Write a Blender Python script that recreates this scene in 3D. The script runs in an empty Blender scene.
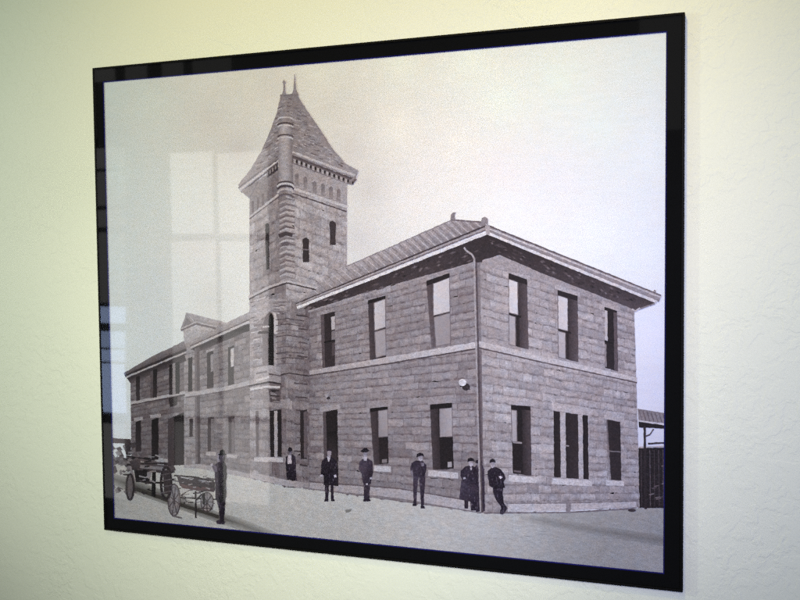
import bpy, math, random
import numpy as np
from mathutils import Matrix, Vector
random.seed(11)
S = bpy.context.scene
COL = S.collection

# ---------------------------------------------------------------- camera
FRAME_W, FRAME_H, CZ = 1.02, 0.8401, 1.55          # picture frame size, height of its centre
F_PX = 938.28                                      # focal length in pixels of an 800 px wide picture
CAM = np.array([0.58849, -1.42463, CZ + 0.07725])
RIGHT = np.array([0.93963108, 0.34203066, -0.01041472])
UP = np.array([-0.00628143, 0.04767086, 0.99884335])
BACK = np.array([0.34213152, -0.93847883, 0.04694146])
cd = bpy.data.cameras.new("camera"); cam = bpy.data.objects.new("camera", cd); COL.objects.link(cam)
cd.sensor_width = 36.0; cd.lens = F_PX / 800 * 36.0; cd.clip_start = 0.02; cd.clip_end = 100
cam.matrix_world = Matrix(((RIGHT[0], UP[0], BACK[0], CAM[0]), (RIGHT[1], UP[1], BACK[1], CAM[1]),
                           (RIGHT[2], UP[2], BACK[2], CAM[2]), (0, 0, 0, 1)))
S.camera = cam
S.render.filter_size = 3.3
S.cycles.use_denoising = False                     # keep the fine print texture; the sensor grain is welcome

# ---------------------------------------------------------------- world, lamps, exposure
w = bpy.data.worlds.new("World"); S.world = w; w.use_nodes = True
w.node_tree.nodes["Background"].inputs[0].default_value = (0.9, 0.95, 1.0, 1)
w.node_tree.nodes["Background"].inputs[1].default_value = 0.04
S.view_settings.view_transform = 'Standard'; S.view_settings.look = 'None'
S.view_settings.exposure = 0.06; S.view_settings.gamma = 1.0

def ray(px, py):
    d = RIGHT * ((px - 400) / F_PX) - UP * ((py - 300) / F_PX) - BACK
    return d

def at(px, py, y):
    """point where the sight line through a traced point meets the plane y = const"""
    d = ray(px, py)
    return CAM + d * ((y - CAM[1]) / d[1])

def area(name, loc, target, sx, sy, power, color, spread=180):
    l = bpy.data.lights.new(name, 'AREA'); l.shape = 'RECTANGLE'; l.size = sx; l.size_y = sy
    l.energy = power; l.color = color; l.spread = math.radians(spread)
    o = bpy.data.objects.new(name, l); COL.objects.link(o); o.location = loc
    o.rotation_euler = (Vector(target) - Vector(loc)).to_track_quat('-Z', 'Y').to_euler()
    return o

def spot(name, loc, target, power, color, deg, radius=0.15):
    l = bpy.data.lights.new(name, 'SPOT'); l.energy = power; l.color = color
    l.spot_size = math.radians(deg); l.spot_blend = 1.0; l.shadow_soft_size = radius
    o = bpy.data.objects.new(name, l); COL.objects.link(o); o.location = loc
    o.rotation_euler = (Vector(target) - Vector(loc)).to_track_quat('-Z', 'Y').to_euler()
    return o

# warm ceiling lamps above the frame, soft fill spots added beside the camera, daylight from both ends of the room
spot("ceiling_lamp", (0.15, -1.55, CZ + 1.55), (0.0, 0, CZ + 0.45), 58, (1.020, 0.706, 0.107), 44)
spot("ceiling_lamp", (0.15, -1.55, CZ + 1.55), (0.8, 0, CZ + 0.2), 60, (1.020, 0.784, 0.236), 40)
spot("camera_side_fill", (0.62, -1.5, CZ + 0.2), (0.0, 0, CZ), 66, (0.806, 0.755, 1.075), 70)
spot("camera_side_fill", (0.62, -1.5, CZ + 0.2), (-0.1, 0, CZ - 0.2), 54, (0.989, 0.980, 0.880), 45)
spot("right_daylight", (1.6, -2.2, CZ + 0.2), (0.72, 0, CZ), 80, (0.330, 0.420, 1.240), 41)
spot("left_daylight", (-2.2, -1.6, CZ + 0.4), (-0.45, 0, CZ + 0.1), 74, (0.887, 0.980, 0.849), 45)
area("room_light", (0.2, -2.2, CZ + 1.6), (0, 0, CZ), 1.2, 0.8, 7, (0.714, 0.980, 0.537))

# the daylit windows on the other side of the room: one rectangular lamp for each pane
WIN_D = 2.3
def mirrored_lamp(x0, y0, x1, y1, radiance, color):
    ps = [at(a, b, WIN_D) for a, b in ((x0, y0), (x1, y0), (x1, y1), (x0, y1))]
    c = sum(ps) / 4
    sx = ((ps[1][0] - ps[0][0]) + (ps[2][0] - ps[3][0])) / 2
    sy = ((ps[0][2] - ps[3][2]) + (ps[1][2] - ps[2][2])) / 2
    loc = (c[0], -WIN_D, c[2])
    area("mirrored_light", loc, (c[0], 0, c[2]), sx, sy, radiance * math.pi * sx * sy, color)
DAY = (1.0, 0.98, 0.95); BLUE = (0.50, 0.64, 1.0)
for (x0, y0, x1, y1, r) in ((174, 153, 216, 234, 2.1), (221, 153, 271, 234, 2.1), (175, 241, 219, 330, 1.9),
                            (224, 241, 271, 331, 2.0), (176, 331, 221, 415, 1.5), (226, 331, 271, 415, 2.3),
                            (178, 422, 221, 502, .7), (226, 422, 271, 502, 1.9)):
    mirrored_lamp(x0, y0, x1, y1, r, DAY)
for (x0, y0, x1, y1, r, c) in ((40, 150, 129, 170, .5, DAY), (40, 173, 129, 207, .45, DAY), (40, 211, 129, 228, .5, DAY),
                               (40, 233, 129, 302, .45, DAY), (40, 306, 129, 322, 4.0, BLUE), (40, 330, 129, 346, 3.4, BLUE),
                               (40, 348, 129, 360, 3.9, BLUE), (40, 362, 129, 410, 4.4, BLUE), (40, 421, 129, 494, .7, DAY)):
    mirrored_lamp(x0, y0, x1, y1, r, c)
for (x0, y0, x1, y1, r) in ((60, 30, 118, 84, .30), (128, 30, 150, 84, .24), (165, 30, 186, 84, .22), (195, 30, 234, 84, .16), (640, -60, 720, 130, .12), (60, 84, 99, 140, .2)):
    mirrored_lamp(x0, y0, x1, y1, r, DAY)      # dim lamps added, standing in for the lit upper room mirrored by the border

# ---------------------------------------------------------------- materials
def mat(name):
    m = bpy.data.materials.new(name); m.use_nodes = True
    nt = m.node_tree; return m, nt, nt.nodes["Principled BSDF"]

def N(nt, t, **kw):
    n = nt.nodes.new(t)
    for k, v in kw.items():
        if k in n.inputs: n.inputs[k].default_value = v
        else: setattr(n, k, v)
    return n

def wall_material():
    m, nt, p = mat("painted_plaster")
    L = nt.links
    tc = N(nt, 'ShaderNodeTexCoord')
    p.inputs['Roughness'].default_value = 0.62
    n0 = N(nt, 'ShaderNodeTexNoise', Scale=2.2, Detail=3.0)
    L.new(tc.outputs['Object'], n0.inputs['Vector'])
    cr = N(nt, 'ShaderNodeValToRGB')
    cr.color_ramp.elements[0].position = .35; cr.color_ramp.elements[0].color = (.775, .83, .608, 1)
    cr.color_ramp.elements[1].position = .65; cr.color_ramp.elements[1].color = (.815, .855, .634, 1)
    L.new(n0.outputs['Fac'], cr.inputs['Fac'])
    # fine speckle of the sprayed paint
    n3 = N(nt, 'ShaderNodeTexNoise', Scale=260.0, Detail=2.0)
    L.new(tc.outputs['Object'], n3.inputs['Vector'])
    mr = N(nt, 'ShaderNodeMapRange'); mr.inputs['From Min'].default_value = .3; mr.inputs['From Max'].default_value = .7
    mr.inputs['To Min'].default_value = .965; mr.inputs['To Max'].default_value = 1.0
    L.new(n3.outputs['Fac'], mr.inputs['Value'])
    mx = N(nt, 'ShaderNodeMix', data_type='RGBA', blend_type='MULTIPLY'); mx.inputs['Factor'].default_value = 1
    L.new(cr.outputs['Color'], mx.inputs['A']); L.new(mr.outputs['Result'], mx.inputs['B'])
    L.new(mx.outputs['Result'], p.inputs['Base Color'])
    # trowelled (knock-down) relief: warped flat-topped patches with crisp little edges + fine orange peel
    warp = N(nt, 'ShaderNodeTexNoise', Scale=14.0, Detail=3.0)
    L.new(tc.outputs['Object'], warp.inputs['Vector'])
    sc = N(nt, 'ShaderNodeVectorMath', operation='SCALE'); sc.inputs['Scale'].default_value = .05
    L.new(warp.outputs['Color'], sc.inputs[0])
    ad = N(nt, 'ShaderNodeVectorMath', operation='ADD')
    L.new(tc.outputs['Object'], ad.inputs[0]); L.new(sc.outputs['Vector'], ad.inputs[1])
    n1 = N(nt, 'ShaderNodeTexNoise', Scale=58.0, Detail=4.0, Roughness=.55)
    L.new(ad.outputs['Vector'], n1.inputs['Vector'])
    r1 = N(nt, 'ShaderNodeValToRGB')
    r1.color_ramp.elements[0].position = .46; r1.color_ramp.elements[1].position = .56
    L.new(n1.outputs['Fac'], r1.inputs['Fac'])
    n2 = N(nt, 'ShaderNodeTexNoise', Scale=150.0, Detail=3.0)
    L.new(tc.outputs['Object'], n2.inputs['Vector'])
    mm = N(nt, 'ShaderNodeMath', operation='MULTIPLY_ADD'); mm.inputs[1].default_value = .45
    L.new(n2.outputs['Fac'], mm.inputs[0]); L.new(r1.outputs['Color'], mm.inputs[2])
    n5 = N(nt, 'ShaderNodeTexNoise', Scale=6.0, Detail=2.0)
    L.new(tc.outputs['Object'], n5.inputs['Vector'])
    r5 = N(nt, 'ShaderNodeMapRange'); r5.inputs['From Min'].default_value = .35; r5.inputs['From Max'].default_value = .65
    r5.inputs['To Min'].default_value = .25; r5.inputs['To Max'].default_value = 1.0
    L.new(n5.outputs['Fac'], r5.inputs['Value'])
    m5 = N(nt, 'ShaderNodeMath', operation='MULTIPLY'); L.new(mm.outputs['Value'], m5.inputs[0]); L.new(r5.outputs[0], m5.inputs[1])
    bp = N(nt, 'ShaderNodeBump', Strength=.42, Distance=.0012)
    L.new(m5.outputs['Value'], bp.inputs['Height']); L.new(bp.outputs['Normal'], p.inputs['Normal'])
    return m

def black_material(name, col, rough):
    m, nt, p = mat(name); L = nt.links
    n = N(nt, 'ShaderNodeTexNoise', Scale=90.0, Detail=3.0)
    tc = N(nt, 'ShaderNodeTexCoord'); L.new(tc.outputs['Object'], n.inputs['Vector'])
    cr = N(nt, 'ShaderNodeValToRGB')
    cr.color_ramp.elements[0].color = tuple(c * .8 for c in col) + (1,)
    cr.color_ramp.elements[1].color = tuple(c * 1.2 for c in col) + (1,)
    L.new(n.outputs['Fac'], cr.inputs['Fac']); L.new(cr.outputs['Color'], p.inputs['Base Color'])
    p.inputs['Roughness'].default_value = rough
    p.inputs['Specular IOR Level'].default_value = .1
    return m

def glass_material():
    m = bpy.data.materials.new("picture_glass"); m.use_nodes = True
    nt = m.node_tree; nt.nodes.clear(); L = nt.links
    out = N(nt, 'ShaderNodeOutputMaterial')
    tr = N(nt, 'ShaderNodeBsdfTransparent'); tr.inputs[0].default_value = (.97, .985, .98, 1)
    gl = N(nt, 'ShaderNodeBsdfGlossy'); gl.inputs['Roughness'].default_value = .03
    tc = N(nt, 'ShaderNodeTexCoord')
    nz = N(nt, 'ShaderNodeTexNoise', Scale=5.0, Detail=1.0); L.new(tc.outputs['Object'], nz.inputs['Vector'])
    bp = N(nt, 'ShaderNodeBump', Strength=.02, Distance=.004)      # very slight waviness
    L.new(nz.outputs['Fac'], bp.inputs['Height']); L.new(bp.outputs['Normal'], gl.inputs['Normal'])
    fr = N(nt, 'ShaderNodeFresnel'); fr.inputs['IOR'].default_value = 1.62
    ge = N(nt, 'ShaderNodeNewGeometry')
    iv = N(nt, 'ShaderNodeMath', operation='SUBTRACT'); iv.inputs[0].default_value = 1
    L.new(ge.outputs['Backfacing'], iv.inputs[1])
    mu = N(nt, 'ShaderNodeMath', operation='MULTIPLY'); L.new(fr.outputs[0], mu.inputs[0]); L.new(iv.outputs[0], mu.inputs[1])
    mx = N(nt, 'ShaderNodeMixShader')
    L.new(mu.outputs[0], mx.inputs[0]); L.new(tr.outputs[0], mx.inputs[1]); L.new(gl.outputs[0], mx.inputs[2])
    L.new(mx.outputs[0], out.inputs['Surface'])
    return m

def ink_material(name, grain, mottle, mscale=(1, 1, 1), msc=160.0, cast=.12, speck=.03):
    """a printed tone: the tone attribute broken by film grain and an uneven, blotchy ink"""
    m, nt, p = mat(name); L = nt.links
    p.inputs['Roughness'].default_value = .55; p.inputs['Specular IOR Level'].default_value = .15
    at_ = N(nt, 'ShaderNodeAttribute', attribute_name="tone")
    tc = N(nt, 'ShaderNodeTexCoord')
    n1 = N(nt, 'ShaderNodeTexNoise', Scale=620.0, Detail=2.0); L.new(tc.outputs['Object'], n1.inputs['Vector'])
    mp = N(nt, 'ShaderNodeMapping'); mp.inputs['Scale'].default_value = mscale
    L.new(tc.outputs['Object'], mp.inputs['Vector'])
    n2 = N(nt, 'ShaderNodeTexNoise', Scale=msc, Detail=4.0, Roughness=.6); L.new(mp.outputs['Vector'], n2.inputs['Vector'])
    def rng(n, a):
        r = N(nt, 'ShaderNodeMapRange'); r.clamp = False
        r.inputs['From Min'].default_value = .25; r.inputs['From Max'].default_value = .75
        r.inputs['To Min'].default_value = 1 - a; r.inputs['To Max'].default_value = 1 + a
        L.new(n.outputs['Fac'], r.inputs['Value']); return r
    a, b = rng(n1, grain), rng(n2, mottle)
    mu = N(nt, 'ShaderNodeMath', operation='MULTIPLY'); L.new(a.outputs[0], mu.inputs[0]); L.new(b.outputs[0], mu.inputs[1])
    mx = N(nt, 'ShaderNodeMix', data_type='RGBA', blend_type='MULTIPLY'); mx.inputs['Factor'].default_value = 1
    am = N(nt, 'ShaderNodeMix', data_type='FLOAT'); am.inputs['A'].default_value = 1
    L.new(at_.outputs['Alpha'], am.inputs['Factor']); L.new(mu.outputs[0], am.inputs['B'])
    L.new(at_.outputs['Color'], mx.inputs['A']); L.new(am.outputs['Result'], mx.inputs['B'])
    # uneven toning: the warm and cool casts of an old print, and a little silver speckle in the blacks
    n3 = N(nt, 'ShaderNodeTexNoise', Scale=85.0, Detail=3.0); L.new(tc.outputs['Object'], n3.inputs['Vector'])
    cr = N(nt, 'ShaderNodeValToRGB')
    cr.color_ramp.elements[0].position = .3; cr.color_ramp.elements[0].color = (1 + .5 * cast, 1 - .15 * cast, 1 - .55 * cast, 1)
    cr.color_ramp.elements[1].position = .7; cr.color_ramp.elements[1].color = (1 - .45 * cast, 1, 1 + .6 * cast, 1)
    L.new(n3.outputs['Fac'], cr.inputs['Fac'])
    m2 = N(nt, 'ShaderNodeMix', data_type='RGBA', blend_type='MULTIPLY'); m2.inputs['Factor'].default_value = 1
    L.new(mx.outputs['Result'], m2.inputs['A']); L.new(cr.outputs['Color'], m2.inputs['B'])
    n4 = N(nt, 'ShaderNodeTexNoise', Scale=430.0, Detail=2.0); L.new(tc.outputs['Object'], n4.inputs['Vector'])
    r4 = N(nt, 'ShaderNodeMapRange'); r4.inputs['From Min'].default_value = .48; r4.inputs['From Max'].default_value = .75
    r4.inputs['To Max'].default_value = speck
    L.new(n4.outputs['Fac'], r4.inputs['Value'])
    m3 = N(nt, 'ShaderNodeMix', data_type='RGBA', blend_type='ADD'); m3.inputs['Factor'].default_value = 1
    L.new(m2.outputs['Result'], m3.inputs['A']); L.new(r4.outputs[0], m3.inputs['B'])
    L.new(m3.outputs['Result'], p.inputs['Base Color'])
    return m

M_WALL = wall_material()
M_FRAME = black_material("black_lacquer", (.0025, .0025, .0015), .6)
M_MAT = black_material("black_mat_board", (.0012, .0012, .0014), .9)
M_BEVEL = black_material("navy_lens_fringe", (.008, .007, .10), .8)  # the lens's blue colour fringe, put into the colour of the mat edge
M_BACK = black_material("backing_board", (.12, .10, .08), .9)
M_GLASS = glass_material()
M_SKY = ink_material("printed_paper", .025, .03, (1, 1, 5), 34.0, .035, 0)
M_STREET = ink_material("printed_dirt", .20, .15, (1, 1, 3), 120.0, .07, .02)
M_STONE = ink_material("printed_stone", .30, .26, (1, 1, 1.6), 140.0, .09, .012)
M_ROOF = ink_material("printed_roof", .3, .22, (1, 1, 1), 210.0, .09, .015)
M_FIG = ink_material("printed_dark_ink", .35, .28, (1, 1, 1), 200.0, .14, .03)

# ---------------------------------------------------------------- helpers
def tag(o, label=None, cat=None, kind=None):
    if label: o["label"] = label
    if cat: o["category"] = cat
    if kind: o["kind"] = kind
    return o

def link_mesh(name, verts, faces, material, parent=None, cols=None):
    me = bpy.data.meshes.new(name); me.from_pydata(verts, [], faces); me.update()
    if cols is not None:
        a = me.color_attributes.new("tone", 'FLOAT_COLOR', 'POINT')
        a.data.foreach_set("color", np.array([(c[0], c[1], c[2], c[3] if len(c) > 3 else 1) for c in cols], dtype=np.float32).ravel())
    me.materials.append(material)
    o = bpy.data.objects.new(name, me); COL.objects.link(o)
    if parent:
        o.parent = parent
        if parent.type == 'EMPTY': o.matrix_parent_inverse = Matrix.Translation(-Vector(parent.location))
    return o

# ---------------------------------------------------------------- the wall
v = []; f = []
nx, nz = 2, 2
wall = link_mesh("wall", [(-4, 0, -0.2), (4, 0, -0.2), (4, 0, 3.4), (-4, 0, 3.4), (-4, .12, -0.2), (4, .12, -0.2), (4, .12, 3.4), (-4, .12, 3.4)],
                 [(0, 1, 2, 3), (5, 4, 7, 6), (1, 5, 6, 2), (4, 0, 3, 7), (3, 2, 6, 7), (4, 5, 1, 0)], M_WALL)
tag(wall, "cream painted plaster wall with a trowelled texture behind the picture", "wall", "structure")

# ---------------------------------------------------------------- the framed picture
Y_FRONT, Y_GLASS, Y_MAT, Y_PRINT = -0.0125, -0.0112, -0.0088, -0.0062
PIC = bpy.data.objects.new("framed_photograph", None); COL.objects.link(PIC)
PIC.location = (0, 0, CZ - FRAME_H / 2)
tag(PIC, "large black framed black and white photograph of a stone railway station with a clock-less tower, hung on the cream wall", "framed photo")
PIC["label"] = "large black-bordered old photograph of a stone building with a pointed tower, hung on cream wall"

def ring(name, outer, inner, yf, yb, material, parent):
    """four mitred bars between two rings of corners (x, z), from front yf to back yb"""
    vs = []
    for (x, z) in outer: vs.append((x, yf, z))
    for (x, z) in inner: vs.append((x, yf, z))
    for (x, z) in outer: vs.append((x, yb, z))
    for (x, z) in inner: vs.append((x, yb, z))
    fs = []
    for i in range(4):
        j = (i + 1) % 4
        fs += [(i, j, 4 + j, 4 + i), (8 + j, 8 + i, 12 + i, 12 + j), (j, i, 8 + i, 8 + j), (4 + i, 4 + j, 12 + j, 12 + i)]
    return link_mesh(name, vs, fs, material, parent)

hw, hh = FRAME_W / 2, FRAME_H / 2
OUT = [(-hw, CZ - hh), (hw, CZ - hh), (hw, CZ + hh), (-hw, CZ + hh)]
LIP = .0038
INN = [(-hw + LIP, CZ - hh + LIP), (hw - LIP, CZ - hh + LIP), (hw - LIP, CZ + hh - LIP), (-hw + LIP, CZ + hh - LIP)]
fr = ring("frame", OUT, INN, Y_FRONT, -0.002, M_FRAME, PIC)
bv = fr.modifiers.new("bevel", 'BEVEL'); bv.width = .0007; bv.segments = 2
# opening of the mat, traced
op = [at(*p, Y_MAT) for p in ((114.2, 517.8), (663.1, 573.0), (666.1, 32.2), (103.3, 82.4))]
OPEN = [(p[0], p[2]) for p in op]
cx = sum(p[0] for p in OPEN) / 4; cz = sum(p[1] for p in OPEN) / 4
g = .0003
INN2 = [(-hw + LIP + g, CZ - hh + LIP + g), (hw - LIP - g, CZ - hh + LIP + g), (hw - LIP - g, CZ + hh - LIP - g), (-hw + LIP + g, CZ + hh - LIP - g)]
def grow(pts, d):
    sg = ((-1, -1), (1, -1), (1, 1), (-1, 1))
    return [(p[0] + s[0] * d, p[1] + s[1] * d) for p, s in zip(pts, sg)]
mt = ring("mat_board", INN2, grow(OPEN, .0018), Y_MAT, Y_PRINT - .0014, M_MAT, PIC)
bvl = ring("fringe_bevel", grow(OPEN, .0017), OPEN, Y_MAT + .0003, Y_PRINT - .0014, M_BEVEL, mt)  # sloped strip added to carry the painted blue lens fringe
# sloping face of the bevel: pull the front of its inner edge back
for vtx in bvl.data.vertices:
    if 4 <= vtx.index < 8: vtx.co.y = Y_PRINT - .00145
back = link_mesh("backing_board", [(x, Y_PRINT + .0012, z) for x, z in INN2] + [(x, -.002, z) for x, z in INN2],
                 [(0, 1, 2, 3), (7, 6, 5, 4), (0, 4, 5, 1), (1, 5, 6, 2), (2, 6, 7, 3), (3, 7, 4, 0)], M_BACK, PIC)
glass = link_mesh("glass", [(x, Y_GLASS - .001, z) for x, z in INN2] + [(x, Y_GLASS + .001, z) for x, z in INN2],
                  [(0, 1, 2, 3), (7, 6, 5, 4), (0, 4, 5, 1), (1, 5, 6, 2), (2, 6, 7, 3), (3, 7, 4, 0)], M_GLASS, PIC)

# ---------------------------------------------------------------- the print
# The photograph inside the frame is a flat print. It is drawn below as flat shapes on the paper, in the
# co-ordinates it was traced in, each shape a hair (0.02 mm) in front of the one it overlaps.
E_PRINT = 0.98
def lin(c):
    c = max(0, min(255, c)) / 255
    return c / 12.92 if c <= .04045 else ((c + .055) / 1.055) ** 2.4
def deep(c): return c - max(0, 105 - c) * .34              # blacks of the print are deep
def tone(t, tint=.13, dim=1):
    if isinstance(t, (tuple, list)): rgb = t
    else:
        k = tint * t * (1 - t / 255)
        rgb = (t, t - k, t - .7 * k)
    return tuple(min(.95, lin(deep(c) * dim) / E_PRINT) for c in rgb)

PAPER = [(101, 79), (669, 29), (666, 576.5), (111, 521.5)]        # corners of the sheet, tucked under the mat
def mixt(a, b, k):
    if isinstance(a, (int, float)) and isinstance(b, (int, float)): return a + (b - a) * k
    a = a if isinstance(a, tuple) else (a, a, a); b = b if isinstance(b, tuple) else (b, b, b)
    return tuple(p + (q - p) * k for p, q in zip(a, b))
def trim(pts, ts):
    """cut a shape off at the edge of the sheet of paper"""
    for i in range(4):
        (ax, ay), (bx_, by) = PAPER[i], PAPER[(i + 1) % 4]
        sd = [(bx_ - ax) * (y - ay) - (by - ay) * (x - ax) for x, y in pts]
        if all(d >= 0 for d in sd): continue
        np_, nt_ = [], []
        for k in range(len(pts)):
            j = (k + 1) % len(pts)
            if sd[k] >= 0: np_.append(pts[k]); nt_.append(ts[k])
            if (sd[k] >= 0) != (sd[j] >= 0):
                u = sd[k] / (sd[k] - sd[j])
                np_.append((pts[k][0] + (pts[j][0] - pts[k][0]) * u, pts[k][1] + (pts[j][1] - pts[k][1]) * u)); nt_.append(mixt(ts[k], ts[j], u))
        pts, ts = np_, nt_
        if len(pts) < 3: return [], []
    return pts, ts
class Ink:
    def __init__(self, name, material, label=None, base=0, tint=.15, dim=1):
        self.v, self.f, self.c = [], [], []
        self.name, self.mat, self.label, self.z, self.tint, self.dim, self.tex = name, material, label, base, tint, dim, 1
    def up(self, n=1): self.z += n; return self
    def poly(self, pts, t, up=0, rough=.16):
        self.z += up
        i0 = len(self.v)
        ts = list(t) if isinstance(t, list) else [t] * len(pts)
        if rough: self.z += .02
        if rough:                                           # ink has no ruler-straight edges
            p2, t2 = [], []
            for k in range(len(pts)):
                j = (k + 1) % len(pts)
                (ax, ay), (bx_, by) = pts[k], pts[j]
                l = math.hypot(bx_ - ax, by - ay); n = int(min(60, l / 2.6))
                p2.append(pts[k]); t2.append(ts[k])
                for q in range(1, n):
                    d = max(-.35, min(.35, random.gauss(0, rough))); u = q / n
                    p2.append((ax + (bx_ - ax) * u - (by - ay) / l * d, ay + (by - ay) * u + (bx_ - ax) / l * d)); t2.append(mixt(ts[k], ts[j], u))
            pts, ts = p2, t2
        pts, ts = trim(pts, ts)
        if len(pts) < 3: return
        for (x, y), tt in zip(pts, ts):
            p = at(x, y, Y_PRINT - 2e-5 * self.z)
            self.v.append(tuple(p)); self.c.append(tone(tt, self.tint, self.dim) + (self.tex,))
        a = sum(pts[i][0] * pts[(i + 1) % len(pts)][1] - pts[(i + 1) % len(pts)][0] * pts[i][1] for i in range(len(pts)))
        idx = list(range(i0, i0 + len(pts)))
        self.f.append(tuple(idx if a < 0 else idx[::-1]))      # face the room
    def line(self, pts, w, t, up=0):
        self.z += up
        for (x0, y0), (x1, y1) in zip(pts, pts[1:]):
            dx, dy = x1 - x0, y1 - y0; l = math.hypot(dx, dy) or 1
            ox, oy = -dy / l * w / 2, dx / l * w / 2
            self.poly([(x0 + ox, y0 + oy), (x1 + ox, y1 + oy), (x1 - ox, y1 - oy), (x0 - ox, y0 - oy)], t)
            self.z += .25
    def oval(self, cx, cy, rx, ry, t, n=18, up=0):
        self.z += up
        self.poly([(cx + rx * math.cos(2 * math.pi * k / n), cy + ry * math.sin(2 * math.pi * k / n)) for k in range(n)], t)
    def hoop(self, cx, cy, rx, ry, w, t, n=22):
        self.line([(cx + rx * math.cos(2 * math.pi * k / n), cy + ry * math.sin(2 * math.pi * k / n)) for k in range(n + 1)], w, t)
    def build(self, parent):
        o = link_mesh(self.name, self.v, self.f, self.mat, parent, self.c)
        if self.label: o["label"] = self.label
        return o

def idw(ctrl, x, y, p=2.2):
    ws, acc = 0, [0, 0, 0]
    for (cx_, cy_, c) in ctrl:
        d = ((x - cx_) ** 2 + (y - cy_) ** 2) ** .5 + 14
        k = d ** -p; ws += k
        for i in range(3): acc[i] += k * c[i]
    return tuple(a / ws for a in acc)

# paper with the printed sky
SKY = [(110, 90, (215, 222, 218)), (115, 170, (214, 221, 218)), (112, 260, (212, 217, 216)), (115, 340, (214, 218, 218)), (112, 430, (215, 217, 222)),
       (150, 100, (218, 222, 215)), (150, 200, (211, 214, 213)), (155, 290, (205, 207, 209)), (160, 340, (205, 207, 209)),
       (200, 80, (223, 220, 213)), (210, 120, (210, 204, 198)), (240, 150, (197, 190, 186)), (200, 250, (209, 204, 203)), (210, 300, (198, 195, 192)),
       (250, 80, (222, 218, 205)), (270, 90, (214, 207, 199)), (320, 70, (232, 229, 212)), (330, 110, (214, 207, 195)), (350, 150, (204, 196, 190)),
       (370, 190, (200, 193, 190)), (360, 240, (198, 192, 192)), (400, 125, (241, 234, 219)), (400, 60, (243, 243, 221)), (410, 200, (227, 220, 215)),
       (430, 170, (231, 223, 217)), (460, 140, (243, 236, 223)), (470, 60, (243, 246, 227)), (500, 100, (239, 245, 229)), (500, 170, (235, 227, 224)),
       (520, 210, (233, 231, 233)), (560, 80, (233, 240, 226)), (560, 180, (232, 230, 232)), (600, 125, (231, 238, 230)), (600, 230, (236, 238, 241)),
       (650, 60, (228, 234, 228)), (650, 150, (233, 238, 238)), (650, 250, (232, 236, 241)), (655, 330, (226, 226, 238)), (650, 390, (216, 214, 226)), (650, 440, (210, 208, 220))]
pr = Ink("print", M_SKY)
nx, ny = 72, 64
for j in range(ny + 1):
    for i in range(nx + 1):
        u_, w_ = i / nx, j / ny
        x = (PAPER[0][0] * (1 - u_) + PAPER[1][0] * u_) * (1 - w_) + (PAPER[3][0] * (1 - u_) + PAPER[2][0] * u_) * w_
        y = (PAPER[0][1] * (1 - u_) + PAPER[1][1] * u_) * (1 - w_) + (PAPER[3][1] * (1 - u_) + PAPER[2][1] * u_) * w_
        pr.v.append(tuple(at(x, y, Y_PRINT)))
        t = idw(SKY, x, y)
        pr.c.append(tone(t))
for j in range(ny):
    for i in range(nx):
        a = j * (nx + 1) + i
        pr.f.append((a, a + nx + 1, a + nx + 2, a + 1))
PRINT = pr.build(PIC)

# ---- the street
def pline(pts, x):
    if x <= pts[0][0]: return pts[0][1]
    for (x0, y0), (x1, y1) in zip(pts, pts[1:]):
        if x <= x1: return y0 + (y1 - y0) * (x - x0) / (x1 - x0)
    return pts[-1][1]
G_TOP = [(94, 455), (130, 463), (186, 464), (250, 475), (306, 488), (400, 499), (482, 513), (560, 512), (638, 508), (676, 508)]
def G(t, c=0): return (t + 1, t - 3, t - 6)
STREET = [(115, 500, G(165)), (115, 520, G(177)), (150, 520, G(172)), (200, 480, G(175)), (240, 490, G(183)), (300, 500, G(179)), (260, 520, G(179)),
          (350, 520, G(174)), (340, 540, G(173)), (400, 515, G(179)), (420, 530, G(183)), (440, 545, G(187)), (480, 525, G(185)), (520, 530, G(179)), (520, 550, G(175)),
          (560, 520, G(152)), (600, 525, G(148)), (650, 525, G(150)), (660, 515, G(160)), (600, 550, G(152)), (580, 545, G(162)), (640, 560, G(162)), (655, 566, G(172))]
st = Ink("printed_street", M_STREET, "pale dirt street in the print", 1)
nx, ny = 110, 22
for j in range(ny + 1):
    for i in range(nx + 1):
        x = 110 + (666 - 110) * i / nx
        y0 = pline(G_TOP, x); y = y0 + (pline([(111, 521.5), (666, 576.5)], x) - y0) * j / ny
        st.v.append(tuple(at(x, y, Y_PRINT - 2e-5)))
        t = idw(STREET, x, y)
        k = 1 + random.gauss(0, .012)
        st.c.append(tone(tuple(q * k for q in t)))
for j in range(ny):
    for i in range(nx):
        a = j * (nx + 1) + i
        st.f.append((a, a + nx + 1, a + nx + 2, a + 1))
st.z = 2
def soft_band(ink, top, bot, t_mid, t_edge, n=1):
    """a band with a soft upper and lower edge: three rows of tone"""
    for k in range(len(top) - 1):
        (x0, a0), (x1, a1) = top[k], top[k + 1]; b0, b1 = bot[k][1], bot[k + 1][1]
        m0, m1 = (a0 + b0) / 2, (a1 + b1) / 2
        e0, e1 = (t_edge[k], t_edge[k + 1]); q0, q1 = (t_mid[k], t_mid[k + 1])
        ink.poly([(x0, a0), (x1, a1), (x1, m1), (x0, m0)], [e0, e1, q1, q0], rough=0)
        ink.poly([(x0, m0), (x1, m1), (x1, b1), (x0, b0)], [q0, q1, e1, e0], rough=0)
# wheel ruts and wandering streaks
for k in range(320):
    x = random.uniform(110, 660); y0 = pline(G_TOP, x); y = random.uniform(y0 + 5, 578)
    l = random.uniform(3, 18); sl = .07 + .05 * random.random(); h = random.uniform(.6, 1.6)
    b = idw(STREET, x, y); d = random.uniform(-8, 7)
    e = tuple(q for q in b); c = tuple(q + d for q in b)
    st.poly([(x - l, y - l * sl), (x, y - h), (x + l, y + l * sl), (x, y + h)], [e, c, e, c], up=.01)
st.up(1)
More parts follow.
